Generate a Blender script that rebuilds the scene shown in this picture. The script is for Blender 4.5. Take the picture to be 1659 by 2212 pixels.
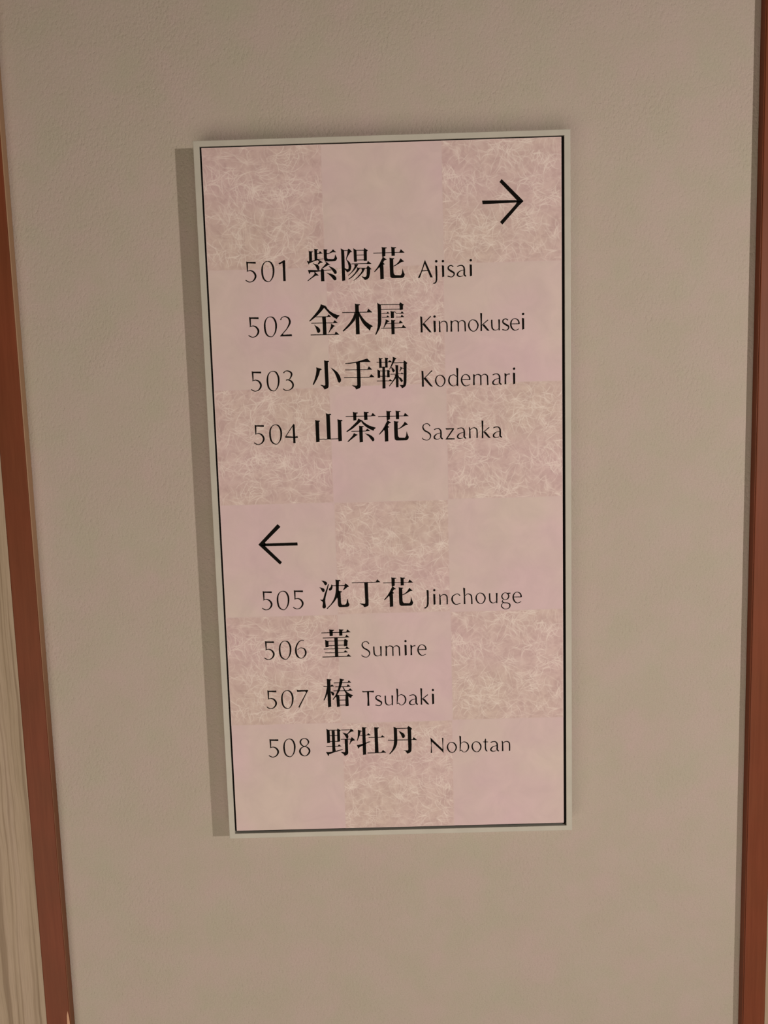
import bpy, bmesh, math, random
import numpy as np
from mathutils import Matrix, Vector
from mathutils.geometry import tessellate_polygon

# ------------------------------------------------------------------ clear
for o in list(bpy.data.objects): bpy.data.objects.remove(o, do_unlink=True)
scene = bpy.context.scene
col = scene.collection

# ------------------------------------------------------------------ camera
# Sign coordinates: u to the right, v downwards (mm, from the centre of the sign), d = distance in front of the wall (mm).
SIGN_Z = 1.50                 # height of the sign's centre above the floor
FRAME_D = 20.0                # how far the sign's front stands off the wall
def at(u, v, d): return Vector((u / 1000.0, -d / 1000.0, SIGN_Z - v / 1000.0))

cam_data = bpy.data.cameras.new('camera'); cam = bpy.data.objects.new('camera', cam_data); col.objects.link(cam)
cam_data.sensor_fit = 'HORIZONTAL'; cam_data.sensor_width = 36.0; cam_data.lens = 36.0 * 1661.0 / 1659.0
cam_data.clip_start = 0.01
R = [[0.999581, 0.028641, 0.004287], [-0.028012, 0.993772, -0.107857], [-0.007350, 0.107692, 0.994157]]
def axis(r): return Vector((r[0], r[2], -r[1]))
right, up, back = axis(R[0]), -axis(R[1]), -axis(R[2])
m = Matrix(((right.x, up.x, back.x), (right.y, up.y, back.y), (right.z, up.z, back.z))).to_4x4()
m.translation = at(-1.772, -63.339, FRAME_D + 664.277)
cam.matrix_world = m
scene.camera = cam

# ------------------------------------------------------------------ light and exposure
scene.view_settings.view_transform = 'Standard'; scene.view_settings.look = 'None'
scene.view_settings.gamma = 1.0; scene.view_settings.use_curve_mapping = False
scene.view_settings.exposure = -0.07
world = bpy.data.worlds.new('corridor_ambience'); scene.world = world; world.use_nodes = True
bg = world.node_tree.nodes['Background']
bg.inputs['Color'].default_value = (1.0, 0.78, 0.46, 1.0); bg.inputs['Strength'].default_value = 0.065

def lamp(name, kind, loc, target, power, colour, size, size_y=None, spread=None):
    ld = bpy.data.lights.new(name, kind); ld.energy = power; ld.color = colour
    if kind == 'AREA':
        ld.size = size
        if size_y: ld.shape = 'RECTANGLE'; ld.size_y = size_y
        if spread: ld.spread = spread
    else: ld.shadow_soft_size = size
    if kind == 'SPOT': ld.spot_size = math.radians(spread or 90); ld.spot_blend = 1.0
    ob = bpy.data.objects.new(name, ld); col.objects.link(ob); ob.location = loc
    ob.rotation_euler = (Vector(target) - Vector(loc)).to_track_quat('-Z', 'Y').to_euler()
    return ob
centre = (0.0, 0.0, SIGN_Z)
# small bright downlight of the corridor, off to the right: hard shadow to the left of the sign
lamp('right_downlight', 'SPOT', (1.13, -1.27, 1.72), (0.14, 0.0, 1.43), 51.0, (1.0, 0.92, 0.825), 0.022, spread=70)
# weaker lamp further off on the left
lamp('left_downlight', 'POINT', (-1.05, -2.1, 1.75), centre, 4.6, (1.0, 0.80, 0.46), 0.035)
# light coming back from the pale floor and the opposite wall
lamp('floor_bounce', 'AREA', (-0.45, -1.7, 0.35), (-0.25, 0.0, 1.0), 21.0, (1.0, 0.885, 0.745), 2.4, 1.2)

# ------------------------------------------------------------------ helpers
def tag(o, label=None, cat=None, kind=None, group=None):
    if label: o['label'] = label
    if cat: o['category'] = cat
    if kind: o['kind'] = kind
    if group: o['group'] = group
    return o
def obj(name, me, mat, parent=None):
    o = bpy.data.objects.new(name, me); col.objects.link(o)
    if mat: me.materials.append(mat)
    if parent: o.parent = parent
    return o
def from_bm(name, bm):
    me = bpy.data.meshes.new(name); bm.to_mesh(me); bm.free(); return me
def box_bm(u0, u1, v0, v1, d0, d1, bevel=0.0, seg=2, bm=None, o=None):
    """box in sign coordinates, mm; o = world origin that the mesh is relative to"""
    bm = bm or bmesh.new(); o = o or Vector((0, 0, 0))
    vs = [bm.verts.new(at(u, v, d) - o) for d in (d0, d1) for v in (v1, v0) for u in (u0, u1)]
    fs = [bm.faces.new([vs[i] for i in q]) for q in ((0,1,3,2),(4,6,7,5),(0,4,5,1),(2,3,7,6),(0,2,6,4),(1,5,7,3))]
    bmesh.ops.recalc_face_normals(bm, faces=fs)
    if bevel:
        es = list({e for f in fs for e in f.edges})
        bmesh.ops.bevel(bm, geom=es, offset=bevel / 1000.0, segments=seg, profile=0.6, affect='EDGES')
    return bm

def nodes(name):
    mt = bpy.data.materials.new(name); mt.use_nodes = True
    nt = mt.node_tree; b = nt.nodes['Principled BSDF']; return mt, nt, b
def add(nt, t, **kw):
    n = nt.nodes.new(t)
    for k, v in kw.items():
        if k in n.inputs.keys(): n.inputs[k].default_value = v
        else: setattr(n, k, v)
    return n
def coords(nt, scale=(1, 1, 1), rot=(0, 0, 0)):
    tc = add(nt, 'ShaderNodeTexCoord'); mp = add(nt, 'ShaderNodeMapping')
    mp.inputs['Scale'].default_value = scale; mp.inputs['Rotation'].default_value = rot
    nt.links.new(tc.outputs['Object'], mp.inputs['Vector']); return mp.outputs['Vector']
def noise(nt, vec, scale, detail=4, rough=0.5, dist=0.0):
    n = add(nt, 'ShaderNodeTexNoise'); n.inputs['Scale'].default_value = scale
    n.inputs['Detail'].default_value = detail; n.inputs['Roughness'].default_value = rough
    n.inputs['Distortion'].default_value = dist; nt.links.new(vec, n.inputs['Vector']); return n.outputs['Fac']
def ramp(nt, fac, stops):
    r = add(nt, 'ShaderNodeValToRGB'); e = r.color_ramp.elements
    while len(e) < len(stops): e.new(0.5)
    for i, (p, c) in enumerate(stops): e[i].position = p; e[i].color = (*c, 1.0)
    nt.links.new(fac, r.inputs['Fac']); return r.outputs['Color']
def mix(nt, fac, a, b, mode='MIX'):
    n = add(nt, 'ShaderNodeMix', data_type='RGBA', blend_type=mode)
    if isinstance(fac, float): n.inputs[0].default_value = fac
    else: nt.links.new(fac, n.inputs[0])
    for i, c in ((6, a), (7, b)):
        if isinstance(c, tuple): n.inputs[i].default_value = (*c, 1.0)
        else: nt.links.new(c, n.inputs[i])
    return n.outputs[2]
def bump(nt, b, h, dist, strength=1.0):
    n = add(nt, 'ShaderNodeBump'); n.inputs['Distance'].default_value = dist; n.inputs['Strength'].default_value = strength
    nt.links.new(h, n.inputs['Height']); nt.links.new(n.outputs['Normal'], b.inputs['Normal'])

# ------------------------------------------------------------------ materials
def mat_wall():
    mt, nt, b = nodes('stippled_wallpaper')
    v = coords(nt)
    vs = coords(nt, (1.0, 1.0, 0.72), (0.0, math.radians(-35), 0.0))
    blot = noise(nt, v, 20.0, 3, 0.6)
    blot2 = noise(nt, v, 27.0, 3, 0.6)
    c1 = ramp(nt, blot, [(0.30, (0.528, 0.465, 0.400)), (0.50, (0.538, 0.457, 0.404)), (0.72, (0.550, 0.450, 0.412))])
    c2 = ramp(nt, blot2, [(0.36, (0.965, 0.99, 0.945)), (0.64, (1.03, 0.992, 1.02))])
    c = mix(nt, 1.0, c1, c2, 'MULTIPLY')
    fine = noise(nt, v, 900.0, 3, 0.6)
    c3 = ramp(nt, fine, [(0.3, (0.93, 0.93, 0.93)), (0.6, (1.03, 1.03, 1.03))])
    c = mix(nt, 1.0, c, c3, 'MULTIPLY')
    nt.links.new(c, b.inputs['Base Color']); b.inputs['Roughness'].default_value = 0.85
    b.inputs['Specular IOR Level'].default_value = 0.25
    st = noise(nt, vs, 420.0, 3, 0.55, 0.3)
    big = noise(nt, v, 14.0, 2, 0.5)
    bigr = ramp(nt, big, [(0.35, (0.35,) * 3), (0.65, (1.0,) * 3)])
    mm = add(nt, 'ShaderNodeMath', operation='MULTIPLY'); nt.links.new(st, mm.inputs[0]); nt.links.new(bigr, mm.inputs[1])
    pit = ramp(nt, noise(nt, vs, 420.0, 2, 0.5), [(0.30, (0.0,) * 3), (0.40, (1.0,) * 3)])
    m2 = add(nt, 'ShaderNodeMath', operation='MULTIPLY_ADD'); nt.links.new(pit, m2.inputs[0]); m2.inputs[1].default_value = 0.12
    nt.links.new(mm.outputs[0], m2.inputs[2])
    bump(nt, b, m2.outputs[0], 0.00095, 0.8)
    return mt
def mat_paint(name, c, rough, spec=0.5, var=0.04, bscale=400.0, bd=0.0001):
    mt, nt, b = nodes(name); v = coords(nt)
    n = noise(nt, v, 60.0, 3)
    lo = tuple(x * (1 - var) for x in c); hi = tuple(min(1, x * (1 + var)) for x in c)
    nt.links.new(ramp(nt, n, [(0.35, lo), (0.65, hi)]), b.inputs['Base Color'])
    b.inputs['Roughness'].default_value = rough; b.inputs['Specular IOR Level'].default_value = spec
    bump(nt, b, noise(nt, v, bscale, 2), bd, 0.5)
    return mt
def mat_trim():
    mt, nt, b = nodes('red_brown_stained_wood')
    v = coords(nt, (1.0, 1.0, 0.05)); g = noise(nt, v, 260.0, 5, 0.6, 0.4); w = noise(nt, coords(nt), 16.0, 3)
    c = ramp(nt, g, [(0.30, (0.185, 0.048, 0.020)), (0.70, (0.225, 0.062, 0.027))])
    c = mix(nt, 1.0, c, ramp(nt, w, [(0.35, (0.93, 0.97, 0.95)), (0.65, (1.06, 1.0, 1.04))]), 'MULTIPLY')
    nt.links.new(c, b.inputs['Base Color']); b.inputs['Roughness'].default_value = 0.5
    b.inputs['Specular IOR Level'].default_value = 0.22
    bump(nt, b, g, 0.0002, 0.4); return mt
def mat_woodgrain():
    mt, nt, b = nodes('pale_wood_veneer')
    tc = add(nt, 'ShaderNodeTexCoord'); sp = add(nt, 'ShaderNodeSeparateXYZ'); nt.links.new(tc.outputs['Object'], sp.inputs[0])
    wob = noise(nt, coords(nt, (1, 1, 0.22)), 34.0, 2, 0.5)
    sh = add(nt, 'ShaderNodeMath', operation='MULTIPLY_ADD'); nt.links.new(wob, sh.inputs[0]); sh.inputs[1].default_value = 0.011
    nt.links.new(sp.outputs['X'], sh.inputs[2])
    def stretched(k):
        z = add(nt, 'ShaderNodeMath', operation='MULTIPLY'); nt.links.new(sp.outputs['Z'], z.inputs[0]); z.inputs[1].default_value = k
        cb = add(nt, 'ShaderNodeCombineXYZ'); nt.links.new(sh.outputs[0], cb.inputs['X']); nt.links.new(z.outputs[0], cb.inputs['Z']); return cb.outputs[0]
    g1 = noise(nt, stretched(0.03), 60.0, 3, 0.55); g2 = noise(nt, stretched(0.008), 290.0, 1, 0.4); g3 = noise(nt, stretched(0.03), 1100.0, 3, 0.6)
    c = ramp(nt, g1, [(0.34, (0.400, 0.298, 0.206)), (0.50, (0.450, 0.338, 0.244)), (0.66, (0.462, 0.345, 0.262))])
    c = mix(nt, 1.0, c, ramp(nt, g2, [(0.34, (0.70, 0.65, 0.60)), (0.42, (0.90, 0.88, 0.86)), (0.49, (1.03, 1.03, 1.03))]), 'MULTIPLY')
    c = mix(nt, 1.0, c, ramp(nt, g3, [(0.35, (0.90, 0.89, 0.88)), (0.55, (1.03, 1.03, 1.03))]), 'MULTIPLY')
    nt.links.new(c, b.inputs['Base Color']); b.inputs['Roughness'].default_value = 0.55
    bump(nt, b, g2, 0.0002, 0.5); return mt
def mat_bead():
    mt, nt, b = nodes('height_graded_varnish'); tc = add(nt, 'ShaderNodeTexCoord'); sx = add(nt, 'ShaderNodeSeparateXYZ')
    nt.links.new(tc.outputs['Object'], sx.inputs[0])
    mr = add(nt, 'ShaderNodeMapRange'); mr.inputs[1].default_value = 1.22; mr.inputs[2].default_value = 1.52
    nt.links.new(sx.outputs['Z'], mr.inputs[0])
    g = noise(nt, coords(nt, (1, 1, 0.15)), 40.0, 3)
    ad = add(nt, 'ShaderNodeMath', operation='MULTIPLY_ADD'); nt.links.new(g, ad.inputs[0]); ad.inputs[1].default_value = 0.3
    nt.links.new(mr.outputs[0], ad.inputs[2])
    c = ramp(nt, ad.outputs[0], [(0.2, (0.200, 0.066, 0.022)), (1.0, (0.400, 0.235, 0.135))])  # colour graded by height: brown low down, blending to tan higher up
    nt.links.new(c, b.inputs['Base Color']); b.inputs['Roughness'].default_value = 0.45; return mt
def mat_face(name, base, lo, hi, scale, fleck=None):
    """printed paper of the sign's face"""
    mt, nt, b = nodes(name); v = coords(nt)
    n1 = noise(nt, v, 13.0, 3, 0.5); n2 = noise(nt, v, scale, 5, 0.62, 0.7)
    c = ramp(nt, n1, [(0.36, tuple(x * y for x, y in zip(base, (1.02, 0.965, 1.03)))), (0.64, tuple(x * y for x, y in zip(base, (0.99, 1.03, 0.97))))])
    c = mix(nt, 1.0, c, ramp(nt, n2, [(0.32, lo), (0.68, hi)]), 'MULTIPLY')
    nt.links.new(c, b.inputs['Base Color']); b.inputs['Roughness'].default_value = 0.62
    b.inputs['Specular IOR Level'].default_value = 0.3
    return mt
def mat_fibre_paper():
    """pink ground with pale fibres printed over it"""
    mt, nt, b = nodes('fibre_paper'); v = coords(nt)
    n1 = noise(nt, v, 13.0, 3, 0.5); n2 = noise(nt, v, 120.0, 5, 0.62, 0.8); n3 = noise(nt, v, 16.0, 2)
    c = ramp(nt, n1, [(0.36, (0.700, 0.500, 0.512)), (0.64, (0.692, 0.526, 0.490))])
    c = mix(nt, 1.0, c, ramp(nt, n2, [(0.32, (0.90, 0.87, 0.88)), (0.68, (1.11, 1.15, 1.13))]), 'MULTIPLY')
    hi = ramp(nt, n3, [(0.38, (0.935, 0.785, 0.752)), (0.66, (0.930, 0.808, 0.755))])
    f = add(nt, 'ShaderNodeAttribute', attribute_name='fibre'); r = add(nt, 'ShaderNodeAttribute', attribute_name='rim')
    c = mix(nt, f.outputs['Fac'], c, hi)
    c = mix(nt, r.outputs['Fac'], (0.748, 0.580, 0.584), c)
    nt.links.new(c, b.inputs['Base Color']); b.inputs['Roughness'].default_value = 0.62
    b.inputs['Specular IOR Level'].default_value = 0.3
    return mt
M = dict(
    wall=mat_wall(), trim=mat_trim(), wood=mat_woodgrain(),
    frame=mat_paint('off_white_powder_coat', (0.575, 0.540, 0.480), 0.45, 0.4, 0.03),
    black=mat_paint('matt_black_edge', (0.006, 0.005, 0.004), 0.8, 0.05),
    ink=mat_paint('black_lettering_film', (0.006, 0.005, 0.004), 0.7, 0.06),
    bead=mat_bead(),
    chip=mat_paint('bare_wood_chip', (0.72, 0.42, 0.27), 0.8, 0.2),
    face=mat_face('plain_pink_paper', (0.748, 0.580, 0.584), (0.955, 0.955, 0.955), (1.045, 1.05, 1.04), 40.0),
    under=mat_fibre_paper(),
)

# ------------------------------------------------------------------ outlines of the lettering, in mm on the sign
# p = outline (u,v,...), s = pen stroke (u,v,width,...), o = dot (u,v,radius)
HAN = {
'zi':[('p',[-63.6,-213.62,-62.77,-213.02,-60.31,-212.87,-60.04,-212.29,-60.97,-212.17,-61.04,-205.47,-63.44,-204.59,-63.33,-212.43]),('p',[-59.05,-214.97,-57.89,-214.6,-55.92,-214.5,-55.55,-213.82,-56.54,-213.66,-56.59,-206.3,-58.82,-205.6,-58.79,-214.01]),('p',[-56.54,-211.18,-54.95,-211.42,-54.21,-212.92,-51.82,-210.9,-54.09,-210.82,-56.56,-210.66]),('p',[-65.34,-205.31,-63.29,-204.68,-58.81,-205.79,-56.22,-206.58,-55.46,-205.88,-60.24,-204.49,-63.45,-203.25,-63.89,-202.11]),('s',[-56.24,-206.06,0.59,-51.29,-206.53,0.28]),('p',[-51.1,-214.45,-49.93,-214.13,-48.06,-214.08,-47.58,-213.58,-48.38,-213.42,-48.51,-207.21,-47.75,-206.23,-43.03,-206,-42.01,-207.02,-41.32,-209.87,-40.68,-208.32,-39.86,-206.57,-40.7,-205.06,-41.91,-204.33,-48.81,-204.35,-50.27,-204.77,-50.95,-206.13,-50.94,-213.4]),('p',[-48.57,-210.94,-46.59,-211.07,-44.17,-212.82,-43.14,-214.03,-40.56,-211.66,-43.61,-211.75,-47.21,-210.33,-48.49,-210.36]),('p',[-56.22,-206.48,-52.57,-204.08,-52,-203.39,-53.77,-203.44,-55.9,-201.97,-56.38,-202.46,-55.02,-204.53,-56.44,-205.91]),('p',[-60.58,-203.45,-59.33,-202.74,-56.4,-201.89,-55.46,-200.71,-55.11,-199.36,-55.28,-197.44,-56.57,-197.48,-57.58,-199.43,-58.4,-201.18,-59.92,-202.57]),('p',[-50.28,-204.58,-48.44,-203.57,-45.77,-201.29,-47.33,-201.53,-51.57,-199.16,-53.18,-198.34,-53.36,-198.73,-51.11,-200.77,-49.15,-203.02]),('p',[-64.75,-197.72,-62.48,-197.75,-54.21,-197.12,-45.11,-197.62,-45.13,-197.05,-51.46,-196.76,-58.99,-196.02,-62.75,-195.94,-63.29,-194.61,-63.78,-194.72]),('p',[-53.47,-198.35,-51.8,-198.3,-51.27,-196.56,-51.28,-188.29,-53.95,-188.27,-54.04,-196.26]),('p',[-47.37,-200.66,-43.68,-199.02,-41.37,-197.23,-40.54,-195.67,-40.89,-194.14,-42.28,-193.99,-43.41,-195.56,-45.09,-198.1]),('p',[-59.17,-196.6,-58.61,-195.62,-57.46,-194.63,-55.84,-193.04,-58.31,-193.12,-62.16,-190.73,-64.8,-188.88,-65.6,-188.81,-64.77,-189.65,-60.9,-192.61,-59.25,-194.49,-59.5,-195.65]),('p',[-49.25,-195.06,-46.01,-194.39,-42.9,-193.05,-41.19,-191.07,-41.06,-189.34,-42.27,-188.6,-43.43,-189.21,-45.32,-191.77,-47.61,-193.95])],
'yang':[('p',[-36.58,-214.69,-35.81,-214.1,-33.88,-212.99,-33.71,-207.54,-33.74,-199.88,-33.64,-188.35,-36.22,-188.04,-36.27,-192.27,-36.27,-203.79,-36.27,-212.39]),('s',[-33.79,-212.74,0.55,-30.54,-212.76,0.55]),('p',[-30.4,-214.22,-29.13,-213.71,-27.04,-211.45,-28.62,-211.3,-30.49,-208.59,-31.75,-206.33,-32.07,-205.58,-29.68,-203.4,-28.55,-201.64,-28.18,-199.71,-28.48,-197.8,-29.33,-196.1,-31.54,-194.92,-32.31,-195.61,-33.63,-197.19,-33.79,-198.54,-32.05,-197.43,-30.66,-197.68,-30.39,-199.78,-30.72,-201.71,-31.44,-203.83,-32.46,-205.59,-32.22,-206.73,-31.24,-209.76,-30.85,-212.42]),('p',[-26.06,-214.47,-25.2,-213.78,-23.46,-212.77,-23.41,-208.19,-23.37,-203.4,-25.73,-203.47,-25.81,-208.26,-25.85,-213.04]),('p',[-16.91,-214.39,-15.95,-213.7,-14.12,-212.5,-14.13,-211.93,-14.83,-211.66,-14.97,-203.92,-17.44,-203.9,-17.38,-212.02,-17.14,-213.35]),('s',[-23.46,-212.66,0.59,-17.16,-212.57,0.59]),('s',[-23.39,-208.76,0.59,-17.29,-208.73,0.59]),('s',[-23.32,-204.74,0.59,-17.21,-204.75,0.59]),('s',[-27.96,-201.72,0.63,-14.55,-201.61,0.63]),('p',[-15.14,-201.63,-14.09,-203.7,-11.11,-201.22,-14.96,-201.24]),('p',[-25.61,-201.27,-22.35,-201.17,-23.71,-199.01,-25.76,-196.57,-28.61,-193.97,-31.04,-192.12,-31.03,-192.6,-28.18,-195.11,-26.52,-197.36,-25.26,-199.63]),('s',[-23.54,-198.14,0.67,-14.67,-197.69,0.67]),('p',[-14.3,-200.07,-11.24,-196.91,-12.43,-196.76,-12.63,-193.5,-13.53,-190.06,-14.95,-188.76,-17.04,-188.24,-17.71,-189.03,-20,-191.41,-17.26,-190.66,-16.07,-190.91,-15.54,-192.05,-15.08,-197.41,-15.65,-197.91,-14.62,-199.31]),('p',[-23.51,-199,-22.55,-198.3,-20.88,-197.87,-22.63,-195.71,-25.49,-192.72,-28.34,-190.31,-30.75,-189.03,-30.73,-189.61,-28.3,-191.27,-25.45,-194.07,-23.79,-196.51,-23.15,-197.84]),('p',[-19.6,-197.83,-16.64,-197.74,-18.11,-195,-20.36,-192.57,-22.8,-190.34,-26.44,-187.94,-26.62,-188.33,-23.79,-190.37,-21.13,-193.17,-19.27,-195.81])],
'hua':[('s',[-9.33,-209.97,0.71,12.71,-209.93,0.51]),('p',[12.51,-209.99,13.76,-212.44,16.83,-209.58,12.7,-209.64]),('p',[-2.3,-214.72,-0.94,-214.4,1.81,-214.22,2.19,-213.64,0.81,-213.49,0.63,-207.38,-1.75,-206.59,-2.02,-207.56,-2.04,-213.67]),('p',[5.66,-214.68,7.12,-214.25,9.67,-214.12,9.95,-213.5,8.57,-213.26,8.61,-207.34,5.95,-207.32,5.92,-213.43]),('p',[-1.94,-206.98,-0.97,-206.38,1.73,-204.38,-0.26,-203.87,-1.39,-201.99,-3.94,-199,-6.38,-196.58,-8.61,-194.53,-9.09,-194.93,-6.34,-198.11,-4.27,-201.31,-2.6,-204.51,-1.77,-205.83]),('p',[-1.39,-202.18,-0.05,-200.61,-1.25,-200.26,-1.14,-197,-1.18,-188.74,-4.05,-188.44,-4.1,-197.09,-4.73,-199.02,-3.29,-201.28]),('p',[4.04,-205.85,5.7,-205.42,7.96,-205.25,7.94,-204.58,7.15,-204.42,7.13,-196.75,7.23,-192.91,8.27,-191.44,13.2,-191.2,14.23,-192.71,14.82,-196.72,15.27,-194.98,15.82,-193.23,16.57,-191.87,15.93,-189.97,14.53,-189.05,11.17,-189.05,5.84,-189.11,4.49,-190.11,4.24,-192.04,4.13,-198.76,4.2,-204.5]),('p',[7.7,-199.23,9.9,-200.51,11.92,-202.55,13.37,-205,16.25,-202.42,13.88,-201.92,11.07,-200.28,8.68,-199.01,7.19,-198.67,7.2,-199.24])],
'jin':[('p',[-55.08,-169.28,-50.57,-167.69,-52.2,-166.48,-54.28,-164.02,-57.17,-161.19,-60.04,-158.75,-64.75,-155.38,-65.33,-155.79,-62.43,-158.82,-59.31,-162.23,-56.61,-165.45,-55.33,-167.93]),('p',[-52.4,-166.49,-50.58,-167.4,-49.66,-165.63,-47.36,-163.24,-44.45,-161.4,-41.51,-160.25,-39.54,-159.7,-39.66,-159.12,-40.98,-158.39,-41.83,-156.66,-44.95,-158.5,-47.83,-161.11,-50.31,-164.1]),('s',[-59.43,-159.08,0.64,-49.9,-158.9,0.64]),('p',[-50.1,-158.94,-48.74,-160.75,-46.72,-158.85,-50.11,-158.65]),('p',[-54.28,-158.77,-51.2,-158.68,-51.09,-153.62,-51.04,-144.06,-54.03,-144.15,-53.97,-153.71]),('s',[-63.61,-153.89,0.68,-44.92,-153.68,0.68]),('p',[-45.12,-153.74,-43.95,-155.85,-41.05,-153.43,-45.13,-153.45]),('p',[-61.27,-152.75,-60.11,-151.74,-57.78,-150.31,-56.45,-148.71,-56.27,-147.14,-56.95,-145.99,-58.06,-145.6,-58.93,-146.25,-59.27,-147.82,-59.97,-150.18]),('p',[-46.92,-153.31,-46.16,-152.5,-43.33,-150.86,-44.63,-150.71,-45.88,-149.18,-47.74,-147.29,-49,-145.37,-49.29,-145.77,-48.11,-148.08,-47.02,-150.78]),('s',[-64.49,-144.16,0.8,-44.07,-143.96,0.64]),('p',[-44.27,-144.06,-43.19,-146.37,-40.1,-143.74,-44.28,-143.67])],
'mu':[('p',[-26.28,-169.11,-24.72,-168.58,-22.14,-168.41,-21.87,-167.72,-23.07,-167.47,-23.05,-161.94,-22.88,-157.66,-22.94,-143.63,-26.03,-143.53,-25.99,-153.86,-26.13,-161.64,-26.09,-167.85]),('s',[-37.04,-161.9,0.67,-16.21,-161.7,0.67]),('p',[-16.4,-161.75,-14.93,-164.52,-11.65,-161.32,-16.21,-161.45]),('p',[-27.12,-161.87,-25.77,-160.47,-26.32,-155.82,-28.39,-153.35,-31.88,-149.94,-36.59,-146.18,-37.27,-146.78,-34.07,-150.01,-30.77,-153.61,-28.26,-157.43,-26.96,-160.5]),('p',[-23.12,-162.72,-21.63,-159.76,-19.73,-156.79,-17.44,-154,-14.53,-151.77,-11.79,-150.14,-11.82,-149.36,-13.22,-149.01,-14.1,-146.3,-16.61,-148.72,-18.92,-151.12,-21.01,-154.3,-22.67,-158.04,-23.39,-160.4])],
'xi':[('p',[-7.4,-169.33,-6.23,-168.43,-4.28,-167.4,-4.17,-161,-4.31,-154.2,-4.76,-150.9,-6.06,-147.43,-7.73,-144.75,-9.09,-142.55,-9.67,-143.05,-8.49,-145.94,-7.61,-148.84,-7.2,-152.34,-7.04,-161.08,-7.14,-167.87]),('s',[-4.48,-167.51,0.63,11.57,-167.19,0.63]),('p',[12.01,-168.96,13.38,-168.14,15.13,-166.83,14.32,-166.18,14.27,-162.98,11.64,-162.57,11.55,-166.36,11.17,-167.14]),('s',[-4.19,-163.56,0.59,11.87,-163.44,0.59]),('s',[-3.89,-160.25,0.56,0.87,-160.27,0.56]),('p',[0.27,-160.29,1.3,-161.52,2.94,-159.92,0.26,-159.9]),('s',[-3.59,-156.94,0.56,0.78,-157.01,0.56]),('p',[0.19,-157.18,1.02,-158.42,2.96,-156.91,0.18,-156.79]),('s',[8.4,-159.95,0.56,12.57,-159.93,0.56]),('p',[12.17,-159.94,13.41,-161.65,15.14,-159.66,12.16,-159.65]),('s',[7.25,-161.44,0.4,8.6,-159.95,0.4]),('s',[8.32,-156.9,0.56,12.49,-156.82,0.56]),('p',[12.09,-156.93,13.13,-158.75,15.26,-156.64,12.08,-156.64]),('p',[3.7,-162.13,5.27,-161.6,7.25,-161.54,7.64,-161.04,6.54,-160.88,6.47,-156.22,3.93,-156.2,3.9,-160.76]),('p',[4.09,-154.73,5.67,-154.49,7.66,-154.44,7.24,-153.86,6.74,-153.49,6.74,-142.77,4.15,-142.65,4.09,-151.04]),('s',[0.43,-151.77,0.56,4.2,-151.62,0.56]),('s',[6.59,-151.84,0.56,10.96,-151.85,0.56]),('p',[10.57,-151.92,11.62,-154.03,14.14,-151.72,10.76,-151.52]),('p',[-0.66,-155.26,1.1,-154.43,2.76,-153.41,0.86,-152.88,0.63,-151.92,-0.59,-150.78,-1.63,-149.06,-2.36,-148.11,-2.43,-148.89,-1.36,-151.58,-0.5,-153.9]),('s',[-4.65,-148.02,0.64,4.3,-147.91,0.64]),('s',[6.49,-148.04,0.6,13.25,-148,0.6]),('p',[13.06,-148.24,14.1,-150.35,16.62,-147.65,13.05,-147.85])],
'xiao':[('p',[-53.97,-122.66,-52.29,-122.12,-50.09,-122.05,-49.81,-121.45,-50.83,-120.89,-50.93,-115.58,-50.84,-109.65,-50.76,-103.72,-51,-99.96,-51.93,-98.99,-54.38,-98.07,-55.13,-99.28,-55.89,-100.5,-57.95,-101.94,-57.43,-102.22,-54.46,-101.25,-53.64,-101.82,-53.75,-109.74,-53.83,-115.66,-53.84,-120.59]),('p',[-60.88,-116.95,-58.91,-116.2,-56.53,-115.54,-56.16,-114.94,-57.78,-114.2,-58.71,-110.87,-60.67,-106.77,-63.66,-102.11,-64.34,-102.62,-62.9,-106.05,-61.31,-110.94,-60.66,-114.87]),('p',[-48.69,-116.5,-45.95,-114.84,-43.04,-112.39,-40.95,-109.17,-40.05,-106.18,-40.31,-104.4,-41.55,-103.35,-42.63,-104.07,-43.61,-107.47,-45.07,-111.46,-46.97,-114.28])],
'shou':[('p',[-36.12,-119.58,-31.91,-119.95,-25.89,-120.76,-21.86,-121.82,-17.22,-123.07,-14.32,-120.03,-19.91,-120.29,-23.91,-120.11,-31.94,-119.16,-35.74,-119.08]),('p',[-27.11,-120.21,-23.49,-120.69,-23.48,-114.78,-23.4,-107.87,-23.46,-99.76,-24.21,-98.39,-27.45,-97.3,-28.2,-99.1,-31.14,-100.97,-29.35,-100.72,-26.95,-100.45,-26.32,-101.23,-26.34,-106.97,-26.28,-117.82]),('s',[-36.21,-114.01,0.68,-17.11,-113.81,0.68]),('p',[-17.31,-114.01,-16.03,-116.54,-13.31,-113.7,-17.11,-113.71]),('s',[-37.33,-107.58,0.68,-15.71,-107.39,0.68]),('p',[-15.8,-107.55,-14.23,-109.88,-11.41,-107.23,-15.81,-107.25])],
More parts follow.
